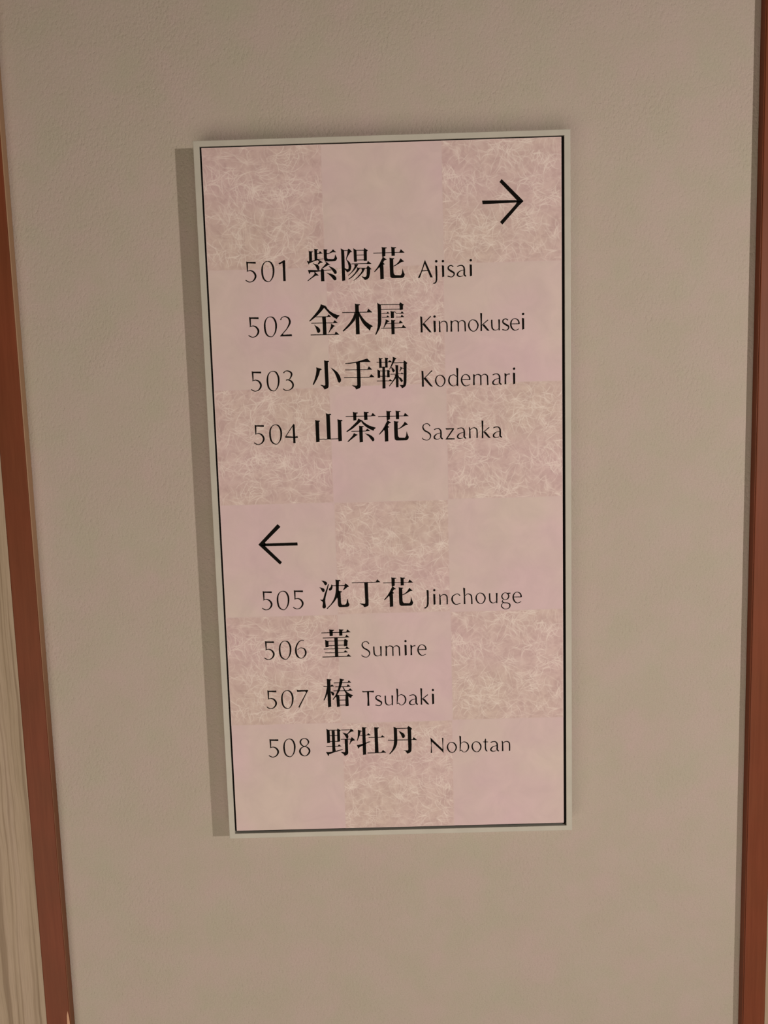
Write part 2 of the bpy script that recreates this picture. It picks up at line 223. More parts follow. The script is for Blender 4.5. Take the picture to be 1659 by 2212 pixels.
'ju':[('p',[-7.37,-123.57,-5.99,-123.04,-4.2,-122.98,-4.01,-122.49,-5.12,-122.22,-5.18,-116.62,-4.83,-115.03,-7.13,-114.9,-7.11,-122.18]),('p',[-2.29,-123.42,-0.8,-123.18,0.6,-123.04,0.58,-122.35,0.07,-121.97,-0.02,-115.28,-2.02,-115.34,-2.01,-122.43]),('s',[-9.28,-119.79,0.68,-7.29,-119.59,0.56,-2.1,-119.52,0.56,0.5,-119.64,0.56]),('p',[0.51,-119.8,1.94,-121.13,4.09,-119.3,0.5,-119.5]),('s',[-5.01,-115.43,0.76,-0.02,-115.38,0.76]),('p',[-4.41,-115.41,-2.42,-115.16,-2.36,-110.22,-2.33,-104.29,-2.32,-97.56,-4.83,-97.44,-4.62,-108.31]),('p',[-8.87,-113.57,-7.69,-112.94,-6.5,-112.51,-6.67,-106.59,-8.68,-106.46,-8.7,-112.38]),('p',[-0.08,-113.12,2.09,-112.07,1.47,-111.49,1.55,-106.95,-0.66,-106.82,-0.51,-112.14]),('s',[-6.7,-112.48,0.48,-4.51,-112.16,0.48]),('s',[-2.51,-112.2,0.48,-0.1,-112.29,0.48]),('s',[-6.63,-107.88,0.52,-4.64,-107.62,0.52]),('s',[-2.43,-107.86,0.52,-0.64,-107.61,0.52]),('s',[-9.55,-103.91,0.64,1.06,-103.76,0.64]),('p',[0.86,-104,1.7,-105.17,4.25,-103.31,0.85,-103.65]),('p',[4.52,-123.91,6.19,-123.17,7.96,-122.14,6.75,-121.78,5.28,-118.87,3.6,-116.16,1.72,-113.26,1.33,-113.47,2.81,-116.38,4.1,-119.69,4.66,-121.84]),('s',[5.47,-118.77,0.68,13.86,-118.72,0.68]),('p',[13.91,-120.69,15.48,-119.56,16.95,-118.34,16.13,-117.77,15.88,-107.72,15.63,-101.8,14.96,-99.24,13.73,-98.09,11.9,-97.15,11.14,-98.56,9.58,-100.19,11.17,-99.95,12.98,-100.09,13.33,-101.86,13.68,-111.73,13.63,-117.65]),('p',[6.63,-117.06,7.82,-116.73,9.02,-116.79,8.79,-111.87,8.93,-105.95,8.82,-98.23,6.81,-98.09,6.78,-107.98,6.74,-113.91]),('p',[2.79,-115.79,4.75,-114.16,5.91,-112.75,6.09,-111.95,4.65,-110.61,3.89,-112.02,3.34,-114]),('p',[10.78,-115.56,12.15,-114.54,13.74,-113.9,13.53,-113.51,12.14,-113.95,10.47,-111.43,9.97,-111.44,10.94,-113.78]),('s',[2.31,-109.34,0.6,6.62,-109.33,0.6]),('s',[8.62,-109.51,0.56,11.82,-109.52,0.56]),('p',[11.23,-109.63,11.95,-110.5,13.81,-108.97,11.22,-109.24]),('p',[5.8,-108.8,7.41,-108.95,6.93,-106,4.86,-103.49,2.78,-100.98,1.13,-99.05,0.94,-99.65,3.23,-102.55,5.32,-105.66,6.17,-107.61]),('p',[8.61,-108.92,9.55,-106.72,11.13,-105.88,12.48,-104.06,12.86,-103.26,11.43,-102.31,10.66,-103.33,9.13,-106.14,8.36,-107.35])],
'shan':[('p',[-63.6,-72.42,-62.01,-71.88,-59.79,-71.81,-59.32,-71.1,-60.33,-70.83,-60.38,-64.32,-60.38,-53.67,-63.32,-53.35,-63.38,-62.4,-63.41,-71.01]),('p',[-54.13,-77.85,-52.34,-77.19,-49.92,-77.23,-49.54,-76.52,-50.77,-76.05,-50.76,-68.05,-50.69,-56,-53.72,-55.89,-53.85,-66.13,-53.82,-75.14]),('p',[-44.35,-72.47,-42.66,-71.92,-40.44,-71.76,-39.97,-70.84,-41.19,-70.58,-41.19,-61.76,-41.16,-54.02,-44,-53.6,-44.29,-56.83,-44.14,-69.86]),('s',[-60.39,-55.88,0.65,-44.03,-55.75,0.65])],
'cha':[('s',[-37.07,-74.6,0.64,-14.93,-74.42,0.64]),('p',[-15.32,-74.63,-13.94,-76.99,-11.31,-74.32,-15.23,-74.33]),('p',[-30.91,-78.38,-29.11,-77.83,-26.9,-77.76,-26.63,-76.96,-27.94,-76.79,-28.12,-71.2,-30.65,-70.98,-30.7,-75.47]),('p',[-21.45,-78.3,-19.85,-77.86,-17.44,-77.89,-17.46,-77.19,-18.58,-76.92,-18.55,-71.33,-21.27,-71.21,-21.35,-75.21]),('p',[-26.47,-72.56,-24.69,-71.5,-22.69,-70.85,-24.13,-70.09,-25.99,-68.54,-28.89,-66.22,-31.79,-63.9,-36.31,-61.42,-37.1,-61.94,-34.21,-63.97,-30.46,-67.47,-27.55,-70.19]),('p',[-24.12,-70.29,-22.91,-70.45,-20.95,-68.6,-17.98,-66.71,-15,-65.42,-11.8,-64.53,-11.82,-63.93,-13.05,-63.16,-13.7,-61.78,-17.08,-63.48,-20.04,-65.37,-22.59,-67.84]),('p',[-25.96,-66.44,-24.46,-66.09,-22.24,-66.03,-21.96,-65.42,-23.07,-65.25,-23.06,-59.23,-23.07,-52.4,-25.81,-52.18,-25.88,-59.31,-25.86,-64.93]),('s',[-32.66,-61.88,0.65,-20.15,-61.76,0.65]),('p',[-20.45,-61.87,-19.08,-63.73,-16.53,-61.66,-20.46,-61.57]),('p',[-30.5,-60.25,-29.11,-59.41,-27.31,-58.75,-28.75,-57.99,-31.44,-56.06,-35.79,-52.76,-36.29,-53.18,-33.88,-55.73,-31.79,-57.88]),('p',[-21.12,-59.78,-17.82,-58.88,-15.24,-57.4,-13.48,-55.54,-13.13,-53.93,-13.76,-52.94,-14.77,-52.87,-15.94,-54.41,-17.88,-57.08])],
'shen':[('p',[-63.27,67.77,-61.43,68.14,-59.39,68.82,-58.41,70,-58.66,71.25,-59.93,72.26,-60.73,71.4,-61.49,69.71]),('p',[-65.35,73.69,-63.31,74.27,-61.48,74.95,-60.7,76.23,-61.17,77.68,-62.42,78.17,-63.21,77,-64.17,75.08]),('p',[-57.51,70.86,-57.01,71.3,-57.97,75.04,-59.14,78.79,-60.33,82.96,-60.75,86.11,-60.62,88,-60.21,90.97,-60.57,92.22,-61.93,92.82,-63.15,92.15,-63.31,90.88,-62.79,88.15,-62.85,86.89,-64.15,85.59,-65.26,84.82,-64.53,84.74,-63.09,85.09,-62.23,83.96,-60.81,79.16,-58.78,74.6,-58.07,72.11]),('p',[-54.54,71.37,-53.85,72.22,-53.82,74.32,-54.5,75.98,-55.98,76.99,-56.99,76.54,-57.16,75.49,-55.45,73.86]),('s',[-54.17,72.59,0.62,-43.24,72.64,0.62]),('p',[-42.56,70.86,-41.14,71.74,-39.25,73.68,-40.82,74.26,-43.99,76.69,-44.5,76.36,-43.29,74.19,-43.23,72.52]),('p',[-51.09,67.27,-49.45,67.57,-46.98,67.7,-46.6,68.45,-48.05,68.82,-48.37,74.89,-48.49,78.25,-49.09,80.75,-50.22,83.45,-52.18,86.34,-54.98,89.42,-59.05,93.32,-59.66,92.88,-56.01,89.4,-53.61,85.88,-52.04,82.35,-51.18,78.59,-50.84,74.82,-50.84,68.96]),('p',[-48.74,76.56,-48.15,77.42,-45.69,77.9,-45.71,78.43,-46.96,78.92,-46.91,83.33,-46.77,88.39,-46.1,89.88,-43.21,89.96,-42.14,88.94,-41.18,84.96,-40.57,85.19,-40.35,87.93,-39.47,89.64,-39.94,91.32,-41.62,91.9,-48.24,92.04,-49.25,91.06,-49.59,89.15,-49.63,84.31,-50.21,83.24])],
'ding':[('s',[-36.71,70.56,0.7,-15.48,70.52,0.7]),('p',[-15.68,70.35,-14.37,67.98,-11.57,70.68,-15.69,70.73]),('p',[-25.79,70.8,-22.7,70.68,-22.71,77.7,-22.55,86.11,-22.59,90.53,-23.35,91.77,-26.48,92.64,-27.46,90.82,-30.31,89.48,-29.88,89.17,-25.76,89.6,-25.43,88.77,-25.52,81.82,-25.67,73.43])],
'jin2':[('s',[-65.15,114.76,0.66,-43.03,114.81,0.66]),('p',[-43.23,114.66,-42.21,112.25,-39.29,114.87,-43.24,114.98]),('p',[-58.08,111.7,-56.85,112.16,-54.15,112.34,-53.97,112.88,-55.12,113.27,-55.18,117.73,-57.88,117.87,-57.93,113.3]),('p',[-49.46,111.73,-47.92,112.19,-45.43,112.26,-45.66,112.89,-46.61,113.29,-46.66,117.65,-49.36,117.78,-49.41,113.32]),('s',[-64.07,119.46,0.71,-44.01,119.38,0.71]),('p',[-44.22,119.2,-43.1,117,-40.48,119.41,-44.23,119.52]),('p',[-53.9,119.68,-50.88,119.55,-50.94,127.11,-50.96,136.61,-53.77,136.75,-53.74,127.03]),('p',[-62.27,121.15,-60.73,121.83,-59.19,122.41,-59.28,127.73,-62,127.98,-62.05,122.54]),('p',[-44.68,120.68,-43.26,121.57,-41.63,122.68,-42.38,123.19,-42.61,127.13,-45.53,127.37,-45.38,122.79]),('s',[-59.3,122.41,0.62,-53.89,122.47,0.62]),('s',[-50.98,122.34,0.62,-44.95,122.37,0.62]),('s',[-59.24,126.54,0.62,-53.83,126.6,0.62]),('s',[-50.91,126.39,0.62,-45.5,126.41,0.62]),('s',[-63.51,129.45,0.67,-53.73,129.55,0.67]),('s',[-51.02,129.5,0.62,-43.94,129.56,0.62]),('p',[-44.36,129.42,-43.25,127.43,-40.73,129.84,-44.37,129.74]),('s',[-62.6,132.94,0.67,-53.85,133.05,0.67]),('s',[-50.93,132.96,0.62,-45.52,132.89,0.62]),('p',[-45.92,132.69,-44.62,131.12,-42.19,133.01,-45.94,133.05]),('s',[-65.03,136.72,0.79,-43.15,136.72,0.67]),('p',[-43.56,136.6,-41.93,134.72,-39.41,137.04,-43.57,136.92])],
'chun':[('p',[-61.93,156.88,-60.17,157.25,-57.88,157.42,-57.9,158.07,-58.85,158.37,-58.9,165.37,-58.89,174.02,-58.88,182.47,-61.63,183.05,-61.79,173.07,-62.01,167.45,-61.85,163.13,-61.87,157.96]),('s',[-65.12,163.76,0.59,-61.88,164,0.59]),('p',[-58.92,163.21,-57.42,162.07,-55.6,163.95,-58.95,163.97]),('p',[-62,164.42,-61.67,169.62,-62.38,171.76,-63.52,174.33,-64.86,176.67,-65.48,176.22,-64.33,173.65,-63.13,169.58]),('p',[-58.9,168.4,-57.24,168.87,-56.02,169.77,-55.64,170.86,-56.74,172.45,-57.75,171.45,-58.53,169.7]),('s',[-55.9,160.67,0.67,-42.93,160.67,0.67]),('p',[-43.55,160.51,-42.45,158.7,-40.22,160.81,-43.56,160.83]),('s',[-54.57,164.37,0.63,-43.89,164.42,0.63]),('p',[-44.52,164.25,-43.3,162.24,-40.97,164.56,-44.53,164.51]),('s',[-56.37,167.99,0.63,-42.76,168.1,0.63]),('p',[-43.17,167.85,-41.44,166.06,-39.31,168.17,-43.19,168.22]),('p',[-50.53,156.76,-48.46,157.36,-46.5,157.95,-46.83,158.48,-47.89,158.77,-48.62,161.77,-49.9,165.62,-51.61,169.46,-54.03,172.85,-56.88,176.35,-57.28,175.79,-54.85,172.4,-53.04,168.55,-51.65,164.71,-50.89,160.84,-50.38,158.27]),('p',[-48.29,164.37,-47.26,164.83,-46.08,167.23,-44.27,169.44,-41.82,171.24,-39.14,172.39,-39.37,173.03,-40.22,173.44,-41.01,175.15,-42.95,173.59,-44.97,171.37,-46.54,168.3]),('p',[-53.98,171.56,-52.31,171.6,-51.29,172.49,-51.22,176.39,-51.23,182.68,-53.65,182.83,-53.81,178.49,-53.97,174.15,-54.46,173.06]),('p',[-45.6,171.35,-43.32,172.28,-43.26,176.61,-43.24,182.24,-45.97,182.39,-45.98,176.53]),('s',[-51.29,172.32,0.63,-45.63,172.34,0.63]),('s',[-51.23,176.65,0.63,-45.78,176.67,0.63]),('s',[-51.18,181.33,0.71,-45.72,181.27,0.71])],
'ye':[('p',[-63.97,202.88,-62.74,203.78,-61.18,204.37,-61.12,208.64,-61.18,216.08,-63.72,216.34,-63.76,208.57,-63.83,204.85]),('p',[-59.3,204.75,-56.66,204.71,-56.65,213.14,-56.64,221.91,-56.28,223.68,-59.27,224.48,-59.23,217.45,-59.23,208.69]),('p',[-53.96,202.82,-53.04,203.61,-51.08,204.75,-52.06,205.49,-52.04,211.07,-52.07,215.01,-54.51,215.38,-54.41,206.63,-54.45,204.66]),('s',[-61.28,204.26,0.59,-54.12,204.39,0.59]),('s',[-61.15,209.4,0.59,-59.15,209.56,0.59]),('s',[-56.62,209.46,0.59,-54.41,209.47,0.59]),('s',[-61.14,214.77,0.63,-59.14,214.91,0.63]),('s',[-56.6,214.89,0.63,-54.49,214.9,0.63]),('s',[-64.47,219.44,0.63,-59.3,219.56,0.63]),('s',[-56.56,219.5,0.59,-53.6,219.51,0.59]),('p',[-54.44,219.45,-53.22,217.83,-50.97,219.65,-54.45,219.66]),('p',[-64.98,224.66,-62.24,224.84,-59.05,224.37,-55.86,223.8,-52.66,222.9,-50.11,222.42,-49.91,222.86,-52.9,223.77,-56.74,224.77,-60.17,225.99,-62.52,226.81,-62.58,228.35,-63.31,228]),('s',[-50.75,204.43,0.63,-42.75,204.47,0.63]),('p',[-42.29,203.35,-40.85,204.15,-39.32,205.83,-41.76,206.2,-43.69,207.36,-45,208.63,-44.43,210.4,-44.57,211.49,-45.13,212.57,-45.98,212.76,-46.77,210.99,-47.76,209.21,-49.57,206.76,-47.91,207.35,-45.62,208.18,-44.08,206.47,-42.77,204.98]),('s',[-51.26,213.06,0.63,-42.2,213.19,0.63]),('p',[-41.51,211.35,-40.07,212.49,-38.55,214.39,-40.77,214.66,-42.29,215.93,-43.42,218.09,-43.73,217.87,-43.01,215.47,-42.63,213.51]),('p',[-47.89,213.15,-45.04,213.01,-45.17,220.02,-45.06,226.18,-45.85,227.48,-48.32,228.62,-49.21,226.95,-51.68,225.12,-51.04,224.92,-48.31,225.32,-47.75,224.35,-47.81,219.95])],
'mu2':[('p',[-35.72,204.62,-34.27,205.2,-32.39,205.69,-31.99,206.25,-33.46,206.32,-33.97,208.93,-35.12,211.96,-36.48,214.99,-36.79,214.76,-36.16,211.5,-35.8,208.22]),('s',[-34.42,209.84,0.55,-31.9,210.12,0.55]),('s',[-29.15,209.82,0.55,-27.46,209.76,0.55]),('p',[-27.88,209.64,-26.46,208.04,-24.2,209.96,-27.89,209.97]),('p',[-31.96,202.1,-30.39,202.47,-28.08,202.64,-27.99,203.19,-29.06,203.49,-29.1,211.69,-28.99,218.26,-29.04,227.82,-31.84,228.18,-31.84,218.19,-31.81,207.24]),('p',[-37.14,218.92,-34.7,218.55,-31.72,217.86,-28.52,216.74,-26.81,215.91,-24.91,215.85,-24.92,216.29,-26.84,216.79,-28.98,217.82,-31.98,219.5,-34.77,220.74,-35.45,222.15,-35.86,221.81]),('p',[-21.03,202.5,-19.25,202.88,-17.15,202.94,-16.53,203.5,-18.02,204,-18.05,211.98,-17.88,220.75,-17.83,226.14,-21,226.27,-20.88,218.48,-20.97,207.53]),('s',[-26.27,212.02,0.67,-21,212.12,0.67]),('s',[-18.05,212.16,0.59,-15.1,212.15,0.59]),('p',[-15.31,212.06,-14.1,210.23,-11.73,212.26,-15.32,212.27]),('s',[-27.77,226.53,0.76,-15.31,226.47,0.63]),('p',[-15.51,226.31,-13.76,224.16,-10.87,226.54,-15.52,226.64])],
'dan':[('p',[-3.7,202.53,-2.36,203.33,-0.7,204.25,-0.65,210.26,-0.59,215.74,-1.11,219.45,-2.46,222.49,-4.42,225.07,-7.68,228.28,-8.2,227.83,-6.12,225.24,-4.78,222.64,-3.96,219.59,-3.54,215.66,-3.49,210.19,-3.55,204.72]),('s',[-0.7,204.27,0.63,9.19,204.32,0.63]),('p',[9.66,202.35,11.11,203.26,12.95,205.06,11.99,205.69,12.03,212.79,12.07,219.36,11.82,225.5,10.72,227.01,8.16,228.04,7.35,226.92,6.54,225.58,4.45,224.65,6.34,225.03,8.66,225.09,9.11,224.11,9.02,214.9,8.93,206.15,8.79,203.52]),('p',[0.82,206.59,2.58,207.51,4.66,208.66,6.09,210.22,6.3,211.98,5.59,213.06,4.64,213.47,3.71,212.57,2.93,210.36]),('s',[-9,215.01,0.67,-3.53,215.29,0.67]),('s',[-0.78,215.07,0.67,8.91,215.16,0.67]),('s',[11.86,215.11,0.55,13.34,215.12,0.55]),('p',[13.02,215.01,14.13,212.85,17.01,215.55,13.12,215.32])],
}
FIG = {
'5':[('p',[0,0,1.11,0.36,7.88,0.45,7.95,1.93,1.34,1.46,1.14,7.43,0.15,8.64,0.35,7.41]),('s',[0.69,7.89,0.62,3.17,7.49,0.79,5.66,8.66,1.41,7.23,11.18,1.75,6.98,13.65,1.58,5.03,16.07,0.96,2.44,16.87,0.62,0.49,16.34,0.85,-1.15,15.2,0.68])],
'0':[('s',[5.67,0.58,0.62,8.16,1.61,1.3,9.85,4.95,1.64,10.16,8.79,1.64,9.34,13.16,1.19,7.51,16.13,0.68,5.77,17.24,0.57,2.98,16.28,1.13,1.13,13.47,1.52,0.51,8.51,1.64,1.14,4.14,1.18,3.1,1.32,0.68,5.67,0.58,0.62])],
'1':[('p',[27.11,2.31,32.02,-0.28,32.7,0.28,32.53,7.54,32.56,16.88,30.58,16.82,30.64,8.85,30.51,2,27.92,3.15])],
'2':[('s',[26.57,3.14,1.08,27.79,1.23,0.68,30.38,0.47,0.74,33.17,1.8,1.48,34.33,4.48,1.76,33.8,6.97,1.59,31.66,10.53,0.85,28.97,13.52,0.74,26.29,16.23,0.68]),('p',[25.58,16.35,27.63,15.01,28.6,15.6,35.44,15.38,35.66,16.92,25.7,16.83])],
'3':[('s',[27.1,2.2,0.97,28.74,0.69,0.69,31.03,0.62,0.97,33.41,1.95,1.49,33.9,3.94,1.54,32.79,6.45,0.97,31.59,7.83,0.52]),('s',[28.99,8.24,0.92,31,8.1,0.92,33.25,9.29,1.49,34.73,11.6,1.6,34.48,14.14,1.43,32.68,16.07,0.86,30.06,16.99,0.57,27.77,16.64,0.8,26.1,15.46,0.69])],
'4':[('p',[33.51,0.02,34.34,0.76,34.38,6.77,34.49,11.08,34.56,16.54,32.68,16.49,32.71,11.03,32.54,2.42]),('s',[33.33,0.73,0.69,26.12,10.98,0.69]),('p',[25.52,11.69,27.01,10.44,33.05,11.04,36.53,10.71,36.76,12.15,32.14,12.02])],
'6':[('s',[34.4,0.58,0.77,32.64,0.07,0.53,29.9,1.67,1.01,27.66,5.57,1.43,27.04,9.82,1.78,27.92,13.82,1.67,30.21,16.17,0.83,32.59,16.24,0.54,34.75,14.31,1.19,35.81,11.59,1.67,34.98,8.51,1.37,32.66,7.08,0.65,30.57,7.17,0.48,28.57,8.8,0.42])],
'7':[('p',[26.26,0,27.28,0.56,36.56,0.59,35.59,2.57,34.38,2.85,33.82,1.75,26.63,2.02]),('s',[35.24,2.25,0.78,27.54,16.43,1.26])],
'8':[('s',[31.41,0.22,0.54,33.79,1.13,1.14,35.05,3.51,1.45,33.9,5.99,0.66,31.27,7.48,0.66,28.76,6.16,1.15,27.67,3.31,1.57,28.97,1,1.02,31.41,0.22,0.54]),('s',[31.71,7.81,0.6,34.38,9.13,1.33,35.71,12,1.69,34.14,15.1,1.27,31.37,16.53,0.6,28.39,15.26,1.39,26.95,12.08,1.87,28.35,8.97,0.97,31.71,7.81,0.6])],
}
ROMAN = {
'A':[('p',[6.14,-14.6,6.81,-13.21,12.5,-0.03,10.57,-0.09,5.9,-11.87]),('p',[5.95,-13.75,6.33,-12.03,1.76,-0.18,-0.01,0.12,2.94,-5.29]),('s',[3.01,-5.63,0.7,8.76,-5.73,0.7])],
'j':[('o',[1.16,-13.12,1.02]),('p',[0.21,-9.73,1.78,-9.17,1.83,-3.17,1.72,1.97,1.15,4.02,-0.46,5.34,-2.04,4.95,-1.86,4.44,-0.26,4.15,0.48,2.28,0.35,-4.93])],
'i':[('o',[1.15,-13.06,0.98]),('p',[0.17,-9.74,1.92,-9.34,1.93,-4.72,1.95,-0.43,0.32,0.03,0.28,-4.77])],
's':[('s',[4.99,-8.26,0.98,3.08,-9.41,0.77,0.95,-8.38,1.13,0.91,-6.32,1.34,3.34,-4.54,1.69,5.42,-3.11,1.41,5.21,-1.05,0.99,3.25,0.09,0.7,0.09,-0.69,0.85])],
'a':[('s',[0.69,-8.32,0.91,2.64,-9.05,0.77,4.75,-8.99,0.91,6.3,-7.3,1.34,6.5,-4.21,1.48,6.45,-1.47,1.48,7.94,-0.06,0.99]),('s',[5.92,-5.26,0.49,2.91,-4.49,0.7,0.94,-2.66,1.34,0.91,-0.95,1.34,2.83,-0.04,0.7,5.48,-0.54,0.42])],
'K':[('p',[0.32,-13.6,1.84,-13.16,2.01,-7.08,2,-0.14,0.47,-0.18,0.47,-7.12]),('s',[9.22,-13.43,0.92,2.31,-6.92,0.55]),('p',[2.94,-7.35,3.87,-7.62,9.69,0.09,7.7,-0.27,2.01,-6.92])],
'n':[('p',[0.21,-9.68,1.27,-8.9,1.45,-5.73,1.55,0.01,0.32,-0.03,0.46,-6.66]),('s',[1.39,-7.24,0.43,2.8,-8.55,0.61,4.96,-8.94,0.86,6.78,-7.68,1.17,7.18,-4.96,1.23,7.09,-0.13,1.23])],
'm':[('p',[0.2,-9.39,1.72,-8.89,1.34,-4.84,1.49,-0.16,0.11,-0.2,0.38,-6.37]),('s',[1.45,-7.7,0.43,3.26,-9,0.61,5.1,-8.94,0.92,6.61,-7.7,1.23,6.71,-4.68,1.17,6.72,-0,1.17]),('s',[7.07,-7.53,0.43,9.09,-8.98,0.61,10.78,-8.93,0.92,12.29,-7.53,1.23,12.49,-4.51,1.23,12.62,0.02,1.23])],
'o':[('s',[4.42,-9.44,0.55,6.86,-8.46,1.11,8.5,-5.7,1.35,8.31,-3,1.17,6.73,-0.63,0.8,4.57,0.15,0.55,2.13,-1.37,1.11,0.8,-4.42,1.41,1.31,-7.42,0.98,2.87,-9.03,0.61,4.42,-9.44,0.55])],
'k':[('p',[0.09,-14.96,1.62,-14.62,1.36,-7.11,1.4,0.13,0.17,0.09,0.38,-7.14]),('s',[6.6,-8.91,0.86,1.32,-4.76,0.55]),('p',[1.94,-4.98,3.33,-5.39,7.7,0.16,5.86,-0.04,2.08,-4.37])],
'u':[('s',[0.82,-8.97,1.29,0.83,-5.36,1.29,1.19,-2.03,1.29,2.86,-0.41,0.86,5.01,-0.41,0.43,6.56,-1.42,0.37]),('p',[6.35,-9.11,7.73,-8.92,7.59,-5.16,7.46,-0.04,6.54,-0.07,6.54,-5.19])],
'e':[('s',[1.25,-5.03,0.61,8,-4.98,0.74]),('s',[7.85,-4.98,1.23,7.1,-7.71,1.17,4.97,-9.28,0.67,2.82,-9.04,0.61,1.11,-6.99,1.17,0.77,-3.98,1.41,2.12,-0.93,1.23,4.57,0.35,0.61,7.65,-0.77,0.55])],
'd':[('s',[7.7,-7.57,0.47,5.9,-9.12,0.68,4.33,-9.35,0.63,1.96,-8.25,0.94,0.84,-4.92,1.41,1.57,-2.05,1.31,3.89,-0.04,0.68,6,-0.24,0.37,7.59,-1.36,0.37]),('p',[7.32,-15.2,9.01,-14.64,8.75,-7.28,8.74,0.36,7.31,-0.33,7.7,-7.31])],
'r':[('p',[0.14,-9.62,1.83,-8.67,1.39,-4.8,1.52,-0.14,0.16,-0.18,0.36,-6.13]),('s',[1.42,-7.26,0.42,2.87,-8.51,0.68,4.57,-8.72,1.15])],
'S':[('s',[6.95,-11.44,0.86,5.78,-13.02,0.77,3.88,-13.67,0.58,1.46,-12.55,0.77,0.87,-10.18,1.25,2.31,-7.75,1.3,4.91,-6.24,1.34,6.79,-4.52,1.34,7.23,-2.35,1.01,5.73,-0.01,0.62,3.56,0.53,0.53,0.94,-0.38,0.82,0.13,-1.72,0.43])],
'z':[('p',[0.29,-9.38,1.24,-9.07,7.48,-9.06,7.46,-8.22,1.8,-0.62,7.79,-0.33,7.9,0.51,-0.03,0.4,6.02,-8.15,0.74,-8.06])],
'J':[('p',[0.24,-13.41,2,-13.06,2,-6.46,1.88,-1.06,1.09,1.33,-0.72,3.09,-2.2,2.9,-2.03,2.3,-0.55,1.74,0.23,0.1,0.53,-6.5])],
'c':[('s',[7.96,-7.5,0.94,6.22,-9.05,0.65,4.16,-8.95,0.65,1.47,-7.08,1.12,0.82,-4.09,1.59,2.24,-1.05,1.36,4.58,0.22,0.65,8.13,-0.74,0.65])],
'h':[('p',[0.18,-14.61,1.79,-14.12,1.67,-7.08,1.84,0.14,0.51,0.1,0.64,-7.11]),('s',[1.82,-7.22,0.41,3.17,-8.69,0.59,5.23,-8.78,0.88,6.98,-7.53,1.24,7.52,-4.51,1.3,7.59,0.3,1.24])],
'g':[('s',[3.81,-9.04,0.47,5.86,-8.14,0.82,6.86,-6.01,1.18,5.81,-3.64,0.88,3.44,-2.81,0.47,1.69,-3.75,0.94,0.77,-5.88,1.18,1.74,-8.1,0.82,3.81,-9.04,0.47]),('p',[5.57,-8.9,8.37,-8.97,8.36,-8.22,6.15,-7.98]),('s',[1.52,-2.56,0.47,1.21,-1.06,1.06,2.82,-0.12,0.88,5.77,0.11,0.83,7.67,1.52,1.24,7.49,3.92,0.94,5.41,5.37,0.59,2.76,5.3,0.65,0.57,3.43,1,0.44,1.62,0.77,1.64,0.3,0.47])],
'T':[('p',[0.44,-13.92,2.22,-13.55,10.97,-13.77,10.93,-12.25,6.68,-12.73,1.07,-12.61]),('p',[4.89,-12.87,6.68,-12.82,6.48,-6.11,6.65,-0.07,4.81,-0.12,5.27,-6.14])],
'b':[('p',[0.29,-15.32,1.78,-14.76,1.73,-8.9,1.33,-3.69,0.4,-0.45,0.46,-3.71,0.62,-8.93]),('s',[1.54,-7.99,0.3,3.19,-9.25,0.5,5.2,-9.46,0.75,7.43,-7.96,1.15,8.39,-5.33,1.4,7.84,-2.47,1.15,5.79,-0.3,0.6,3.78,-0.09,0.5,1.8,-1.85,0.75,0.74,-1.35,0.7])],
'N':[('p',[0.31,-14.06,1.42,-13.25,1.11,-7,1.38,-0.07,0.25,-0.1,0.78,-7.01]),('p',[0.19,-14.33,1.05,-13.52,11.12,-3.07,11.8,0.34,10.58,-1.26,0.99,-10.92,0.52,-12.23]),('p',[10.71,-13.78,11.83,-13.62,11.49,-6.72,11.8,0.34,10.83,-1.51,11.06,-6.73])],
't':[('p',[0.82,-12.22,1.44,-11.43,1.34,-4.38,1.55,-2.03,2.53,-0.43,2.28,0.08,1.03,-0.73,0.31,-2.58,0.37,-7.02,0.17,-10.16]),('p',[-1.22,-9.54,-0.6,-9.26,3.28,-9.16,3.28,-8.64,0.9,-8.7,-0.86,-8.75])],
}
HAN_ROWS = [
[('zi',0.00,0.00),('yang',0.00,0.00),('hua',0.00,0.00)],
[('jin',0.00,0.00),('mu',0.00,0.00),('xi',0.00,0.00)],
[('xiao',0.00,0.00),('shou',0.00,0.00),('ju',0.00,0.00)],
[('shan',0.00,0.00),('cha',0.00,0.00),('hua',0.02,136.23)],
[('shen',0.00,0.00),('ding',0.00,0.00),('hua',0.24,281.37)],
[('jin2',0.00,0.00)],
[('chun',0.00,0.00)],
[('ye',0.00,0.00),('mu2',0.00,0.00),('dan',0.00,0.00)]]
FIG_ROWS = [
[('5',-116.42,-206.25),('0',-103.92,-206.43),('1',-116.42,-206.25)],
[('5',-116.12,-160.56),('0',-103.75,-160.75),('2',-116.12,-160.56)],
[('5',-116.05,-115.17),('0',-103.50,-115.23),('3',-116.05,-115.17)],
[('5',-115.71,-69.72),('0',-103.33,-69.88),('4',-115.71,-69.72)],
[('5',-115.40,75.76),('0',-103.15,75.74),('5',-87.95,75.71)],
[('5',-115.47,120.87),('0',-103.27,120.69),('6',-115.47,120.87)],
[('5',-115.38,165.97),('0',-103.20,166.00),('7',-115.38,165.97)],
[('5',-115.52,211.22),('0',-103.24,210.98),('8',-115.52,211.22)]]
